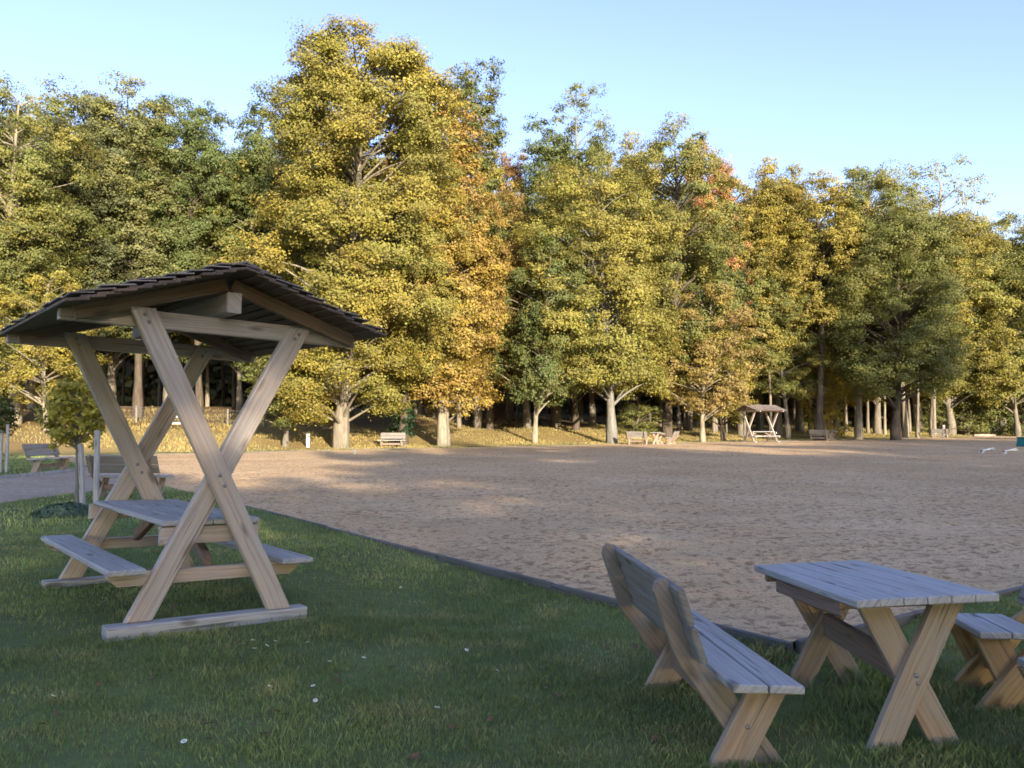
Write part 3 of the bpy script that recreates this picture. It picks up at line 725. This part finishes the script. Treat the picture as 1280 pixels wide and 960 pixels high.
front(558, 52.5, 300, 'low', 150, (.31, .225, .06), .7, 'low orange-yellow oak with a bright sunlit trunk left of the middle', B_L, rot=5.5)
front(640, 74, 188, 'edge', 85, RUST, .5, 'rust-brown thin tree rising behind the canopy in the middle', B_M, 'tall_tree', rot=1.7)
front(668, 57, 285, 'low2', 120, GREEN, .2, 'young green tree with a smooth slender pale trunk near the middle', B_L, 'young_tree', rot=4.4)
front(692, 68, 138, 'slim', 85, GREEN, .1, 'dark green narrow tree left of the pine', B_D, 'tall_tree', rot=.3)
front(742, 72, 96, 'pine', 95, OLIVE, .15, 'tall pine with an open crown standing above the trees in the middle', B_M, 'pine_tree', rot=2.4)
front(765, 59, 190, 'oak2', 180, YOLIVE, .3, 'broad olive oak with a thick grey trunk behind the distant middle table', (.24, .23, .21), rot=.7)
front(832, 66, 142, 'oak', 150, OLIVE, .45, 'tall olive-gold oak right of the pine', B_D, rot=3.7)
front(893, 74, 178, 'oak2', 92, SALMON, .5, 'salmon-orange tree top showing over the canopy right of the middle', B_M, 'maple_tree', rot=2)
front(878, 63, 350, 'low2', 120, (.27, .20, .065), .35, 'low brownish tree with a leaning pale trunk left of the distant shelter', B_L, 'small_tree', rot=5)
front(925, 73, 212, 'edge2', 120, YOLIVE, .6, 'golden-olive tree above the distant shelter', B_M, 'tall_tree', rot=1.1)
front(970, 76, 196, 'oak', 125, YOLIVE, .5, 'gold-green oak right above and behind the distant shelter', B_M, rot=2.7)
front(1022, 70.5, 210, 'high', 125, (.28, .235, .05), .35, 'tall yellow-crowned tree with a long dark bare trunk behind the distant right table', B_D, 'tall_tree', rot=4.9)
front(1046, 79, 300, 'oak2', 110, YELLOW, .3, 'bright yellow tree glowing between the dark trunk and the leaning pale trunk', B_M, 'yellow_tree', rot=.1)
front(1072, 73, 205, 'high', 110, OLIVE, .3, 'green tree with a tall pale sunlit trunk left of the low dark tree', B_L, 'tall_tree', rot=3.1)
front(1118, 70, 255, 'spread', 180, (.12, .13, .035), .15, 'low spreading tree with dark shaded trunk by the sand on the right', B_D, 'spreading_tree', rot=1.5)
front(1132, 80, 195, 'twiggy', 120, OLIVE, .4, 'thin-topped tree with bare twigs against the sky at right', B_L, 'tall_tree', rot=2.1)
front(1164, 86, 192, 'twiggy', 130, YOLIVE, .6, 'sparse golden tree with bare twigs, right of its thin-topped neighbour', B_L, 'tall_tree', rot=5.3)
front(1150, 92, 238, 'oak', 150, OLIVE, .5, 'olive-gold oak behind the low spreading dark tree', B_M, rot=.6)
front(1205, 93, 266, 'oak2', 140, OLIVE, .35, 'rounded olive oak above the bushes at right', B_L, rot=3.9)
front(1252, 97, 268, 'oak', 120, YOLIVE, .4, 'gold-olive oak near the right edge, above the dark bush', B_M, rot=1.9)
front(1315, 93, 283, 'oak2', 150, OLIVE, .35, 'olive oak half cut off by the right edge', B_M, rot=4.6)
front(1240, 95, 385, 'low', 100, YOLIVE, .4, 'low golden tree hanging over the log at right', B_M, 'small_tree', rot=2.5)
front(1272, 89, 335, 'low2', 120, YOLIVE, .35, 'golden tree with foliage sloping down to the ground at the right edge', B_M, 'small_tree', rot=.5)
front(1215, 96, 360, 'low', 90, OLIVE, .35, 'leafy olive tree behind the pale log, left of the golden trees at right', B_M, 'small_tree', rot=3.2)
front(1040, 74, 468, 'bush', 60, YELLOW, .3, 'small yellow sapling between the tall dark trunk and the pale trunk', B_L, 'young_tree', rot=1)
front(720, 66, 255, 'oak', 110, OLIVE, .4, 'olive tree filling the gap left of the broad grey-trunked oak', B_D, rot=5.9)
front(800, 70, 300, 'oak2', 130, YOLIVE, .7, 'golden tree low in the canopy right of the broad grey-trunked oak', B_D, rot=.25)
front(905, 66, 400, 'low', 100, YOLIVE, .5, 'low golden bough tree brushing the roof of the distant shelter', B_D, 'small_tree', rot=3.5)
front(985, 72, 330, 'edge2', 90, OLIVE, .4, 'middling olive tree right of the distant shelter', B_M, 'small_tree', rot=4.2)
front(612, 63, 215, 'oak', 110, (.29, .205, .06), .55, 'brown-orange tree in the dip of the canopy near the middle', B_D, rot=2.6)
front(318, 60, 112, 'edge2', 140, GREEN, .1, 'dark green tree hidden behind the left side of the biggest oak', B_D, 'tall_tree', rot=.8)
for px, Y, yt, w, c, pr in ((40, 58, 120, 150, OLIVE, 'oak'), (140, 62, 130, 150, OLIVE, 'oak2'), (210, 64, 150, 140, GREEN, 'oak'), (300, 63, 170, 110, OLIVE, 'oak2'), (585, 70, 180, 120, YOLIVE, 'oak2'), (660, 66, 230, 120, OLIVE, 'oak'), (725, 76, 160, 120, OLIVE, 'oak2'), (790, 76, 165, 130, YOLIVE, 'oak'), (858, 74, 225, 120, OLIVE, 'oak2'),
                         (900, 78, 235, 130, YOLIVE, 'oak'), (950, 82, 225, 120, OLIVE, 'oak2'), (1000, 84, 235, 130, YOLIVE, 'oak'), (1095, 86, 240, 130, OLIVE, 'oak2'), (1190, 90, 265, 130, YOLIVE, 'oak'), (1285, 92, 285, 130, OLIVE, 'oak2'), (-30, 58, 110, 150, OLIVE, 'oak2')):
    front(px, Y, yt, pr, w, c, .35, 'olive tree closing the canopy between the trees of the front row', B_M, rot=px % 6.1)['group'] = 'trees closing the canopy'
for px, Y, yt, w, c, lab in ((1205, 92, 478, 80, OLIVE, 'olive bush under the trees behind the pale log'), (1250, 93, 478, 75, GREEN, 'green bush at right beside the dark bush'), (1284, 91, 492, 50, (.03, .022, .025), 'dark purple bush at the right edge above the teal box'),
                         (1170, 91, 495, 50, OLIVE, 'bright bush between the pale trunks and the log'), (790, 66, 505, 60, OLIVE, 'small bush at the foot of the broad grey-trunked oak'), (620, 70, 500, 50, RUST, 'thin brown bush in the shaded gap near the middle')):
    front(px, Y, yt, 'bush', w, c, .2, lab, B_M, 'bush', rot=px % 6)['category'] = 'bush'

rnd = random.Random(77)
# the wood behind: its trunks can be counted, nothing tells them apart
for k in range(105):
    px = -140 + 1580 * (k + rnd.uniform(.1, .9)) / 105; Y = rnd.uniform(60, 82) + (9 if px > 650 else 0) + (8 if px > 1000 else 0); Y = max(Y, 98) if px > 1175 else Y; p = at(px, Y)
    top = np.interp(px, [-100, 100, 260, 420, 600, 700, 850, 950, 1150, 1300], [140, 160, 190, 150, 230, 240, 240, 260, 270, 320])
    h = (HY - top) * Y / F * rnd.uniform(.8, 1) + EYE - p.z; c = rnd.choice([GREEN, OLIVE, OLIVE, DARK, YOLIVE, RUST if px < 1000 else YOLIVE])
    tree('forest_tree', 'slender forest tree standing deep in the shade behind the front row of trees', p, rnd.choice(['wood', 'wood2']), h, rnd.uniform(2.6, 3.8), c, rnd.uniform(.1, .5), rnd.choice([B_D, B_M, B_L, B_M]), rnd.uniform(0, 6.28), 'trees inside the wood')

# far-off wood: one mass
def far_wood():
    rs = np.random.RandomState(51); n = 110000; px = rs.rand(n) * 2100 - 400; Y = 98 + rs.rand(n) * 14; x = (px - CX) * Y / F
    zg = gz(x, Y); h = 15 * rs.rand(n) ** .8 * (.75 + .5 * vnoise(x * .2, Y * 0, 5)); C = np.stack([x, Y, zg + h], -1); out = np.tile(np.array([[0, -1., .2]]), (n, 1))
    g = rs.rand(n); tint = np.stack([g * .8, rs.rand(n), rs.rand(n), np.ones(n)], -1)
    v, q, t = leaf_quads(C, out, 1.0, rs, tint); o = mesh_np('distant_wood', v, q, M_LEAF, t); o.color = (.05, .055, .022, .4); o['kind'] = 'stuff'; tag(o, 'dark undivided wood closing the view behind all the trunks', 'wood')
far_wood()

# trees behind the viewpoint: they keep the arena in shade
sx, sy = math.sin(R(22)), -math.cos(R(22)); qx, qy = -sy, sx
qx, qy = .927, .375
for row in range(2):
    for k in range(15):
        q = (-22, -13.5, -5.0, 2.2, 9.0, 17, 23, 29.5, 36, 44, 52, 60, 69, 78, 87)[k] + row * .8; D = 31 + row * 5 + rnd.uniform(-1.5, 1.5); h = (19.0 + max(q, 0) * .04 + row * .8) * rnd.uniform(.93, 1.04)
        if k == 3: h = 13.0
        if k == 7: h *= .76
        if k == 10: h *= .92
        x, y = D * sx + q * qx, D * sy + q * qy
        tree('oak_tree', 'oak in the row standing behind the photographer', Vector((x, y, 0)), 'oak' if k % 2 else 'oak2', h, rnd.uniform(5.0, 5.8), OLIVE, .3, B_M, rnd.uniform(0, 6), 'row of trees behind the photographer')
tree('oak_tree', 'tall oak beyond the right end of the arena whose shade falls on the spreading tree', Vector((54, 13, 0)), 'oak', 26.5, 8.5, OLIVE, .3, B_M, 1.0)

# ---- staked saplings, ground plant
def sapling(label, px, Y, rot, col, stakes, h=2.15):
    p = at(px, Y); t = tree('staked_sapling', label, p, 'sap', h, .56, col, .35, (.30, .29, .27), rot, 'staked young trees')
    return t
def stake(label, px, Y, h, lean=0): return post('tree_stake', label, 'stake', px, Y, h, .075, M_POST, 'stakes of the young trees', lean)
sapling('round-headed yellow-green sapling in front of the slatted bench, left of the shelter', 98, 14.6, 1.0, (.36, .31, .045), None, 2.2)
stake('pale stake right of the yellow-green sapling', 122.5, 14.4, 1.38)
stake('thin leaning stake against the yellow-green sapling', 107, 14.5, 1.15, -.07)
sapling('round-headed dark green sapling cut by the left edge of the photo', 2, 26, 3.0, (.03, .07, .02), None, 2.25)
stake('left stake of the dark green sapling at the left edge', 3, 25.8, 1.4)
stake('right stake of the dark green sapling at the left edge', 10.5, 25.7, 1.45)

def ground_plant():
    rs = np.random.RandomState(61); n = 1500; a = rs.rand(n) * 6.28; r = np.sqrt(rs.rand(n)); C = np.stack([np.cos(a) * r * .55, np.sin(a) * r * .4, .02 + .2 * (1 - r * r) * rs.rand(n) ** .6], -1)
    out = C / (np.linalg.norm(C, axis=1)[:, None] + 1e-6); tint = np.stack([np.zeros(n), rs.rand(n), rs.rand(n), np.ones(n)], -1)
    v, q, t = leaf_quads(C, out, .07, rs, tint); o = mesh_np('creeping_plant', v, q, M_LEAF, t); o.color = (.045, .085, .065, 0); o.location = at(86, 13.9); tag(o, 'low blue-green plant spreading at the foot of the yellow-green sapling', 'plant')
ground_plant()

# ---- daisies and fallen leaves in the lawn
def daisy_proto():
    m = MB(); n = 12
    for k in range(n):
        a = 2 * math.pi * k / n; d = Vector((math.cos(a), math.sin(a), .12)); m.beam(d * .004, d * .013, (-math.sin(a), math.cos(a), 0), .006, .0015, .0003)
    t = thing('daisy', 'small white daisy in the mown lawn', 'daisy', group='daisies in the lawn')
    o = m.build('petals', M_PETAL, t)
    V, Q = tube_arrays([([(0, 0, 0), (0, 0, .003), (0, 0, .005)], [.005, .005, .001])], 8); mesh_np('flower_head', V, Q, M_YOLK, parent=t); return t
DP = daisy_proto(); first = True
for px, py in ((320, 812), (322, 822), (338, 818), (348, 812), (387, 812), (457, 828), (415, 834), (342, 867), (395, 864), (398, 882), (548, 887), (584, 815), (237, 939), (622, 840), (502, 740), (75, 890), (560, 700)):
    Y = F * EYE / (py - HY); x = (px - CX) * Y / F
    o = DP if first else copy_tree(DP); first = False; o.location = (x, Y, gz1(x, Y) + .034); o.rotation_euler = (rnd.uniform(.05, .7), rnd.uniform(-.3, .3), rnd.uniform(0, 6)); s = rnd.uniform(.9, 1.3); o.scale = (s, s, s)

def leaf_proto():
    n = 9; V = []
    for i in range(n):
        k = i / (n - 1); w = .03 * math.sin(math.pi * min(1, k * 1.02)) * (1 + .35 * math.sin(k * 22)); V += [(k * .11 - .055, -w, .012 * math.sin(k * 5)), (k * .11 - .055, 0, .004 * math.cos(k * 4)), (k * .11 - .055, w, .016 * math.cos(k * 3))]
    Q = []
    for i in range(n - 1): Q += [[i * 3, i * 3 + 3, i * 3 + 4, i * 3 + 1], [i * 3 + 1, i * 3 + 4, i * 3 + 5, i * 3 + 2]]
    o = mesh_np('fallen_leaf', np.array(V), np.array(Q), M_DEADLEAF, smooth_shade=True); tag(o, 'brown fallen oak leaf lying in the lawn', 'leaf', 'fallen leaves in the lawn'); return o
LP = leaf_proto(); first = True
for px, py in ((428, 856), (350, 897), (360, 900), (335, 925), (322, 915), (130, 882), (560, 955), (445, 905), (190, 952), (610, 900), (700, 870), (60, 925), (520, 845), (270, 915)) + tuple((30 + (k * 137.5) % 800, 690 + (k * 61.8) % 260) for k in range(34)):
    px += rnd.uniform(-4, 4); Y = F * EYE / (py - HY); x = (px - CX) * Y / F
    o = LP if first else LP.copy()
    if not first: link(o)
    first = False; o.location = (x, Y, gz1(x, Y) + .035); o.rotation_euler = (rnd.uniform(-.4, .4), rnd.uniform(-.4, .4), rnd.uniform(0, 6)); s = rnd.uniform(.35, .7); o.scale = (s, s, s)

# ------------------------------------------------------------------ light, sky, camera
AZ, EL = R(22), R(13.5)
W = bpy.data.worlds.new('World'); S.world = W; W.use_nodes = True; nt = W.node_tree
sky = nt.nodes.new('ShaderNodeTexSky'); sky.sky_type = 'NISHITA'; sky.sun_disc = False; sky.sun_elevation = EL; sky.sun_rotation = math.pi - AZ
sky.air_density = 1.0; sky.dust_density = .8; sky.ozone_density = 2.2
bg = nt.nodes['Background']; hs = nt.nodes.new('ShaderNodeHueSaturation'); hs.inputs['Saturation'].default_value = 1.0; hs.inputs['Hue'].default_value = .523; nt.links.new(sky.outputs[0], hs.inputs['Color']); nt.links.new(hs.outputs[0], bg.inputs['Color']); bg.inputs['Strength'].default_value = .132
sun = bpy.data.lights.new('sun', 'SUN'); sun.energy = 3.6; sun.angle = R(.5); sun.color = (1, .88, .70)
so = link(bpy.data.objects.new('sun', sun)); to = Vector((math.sin(AZ) * math.cos(EL), -math.cos(AZ) * math.cos(EL), math.sin(EL))); so.rotation_euler = to.to_track_quat('Z', 'Y').to_euler()
cam = bpy.data.cameras.new('camera'); cam.sensor_width = 36; cam.lens = F / 1280 * 36; cam.clip_end = 3000; cam.clip_start = .05
co = link(bpy.data.objects.new('camera', cam)); co.location = (0, 0, EYE); co.rotation_euler = (math.pi / 2 + math.atan((HY - 480) / F), 0, 0); S.camera = co
S.view_settings.view_transform = 'Standard'; S.view_settings.look = 'None'; S.view_settings.exposure = 1.82; S.view_settings.gamma = 1; S.view_settings.use_curve_mapping = False
S.cycles.filter_width = 1.7; S.cycles.max_bounces = 7; S.cycles.use_denoising = True
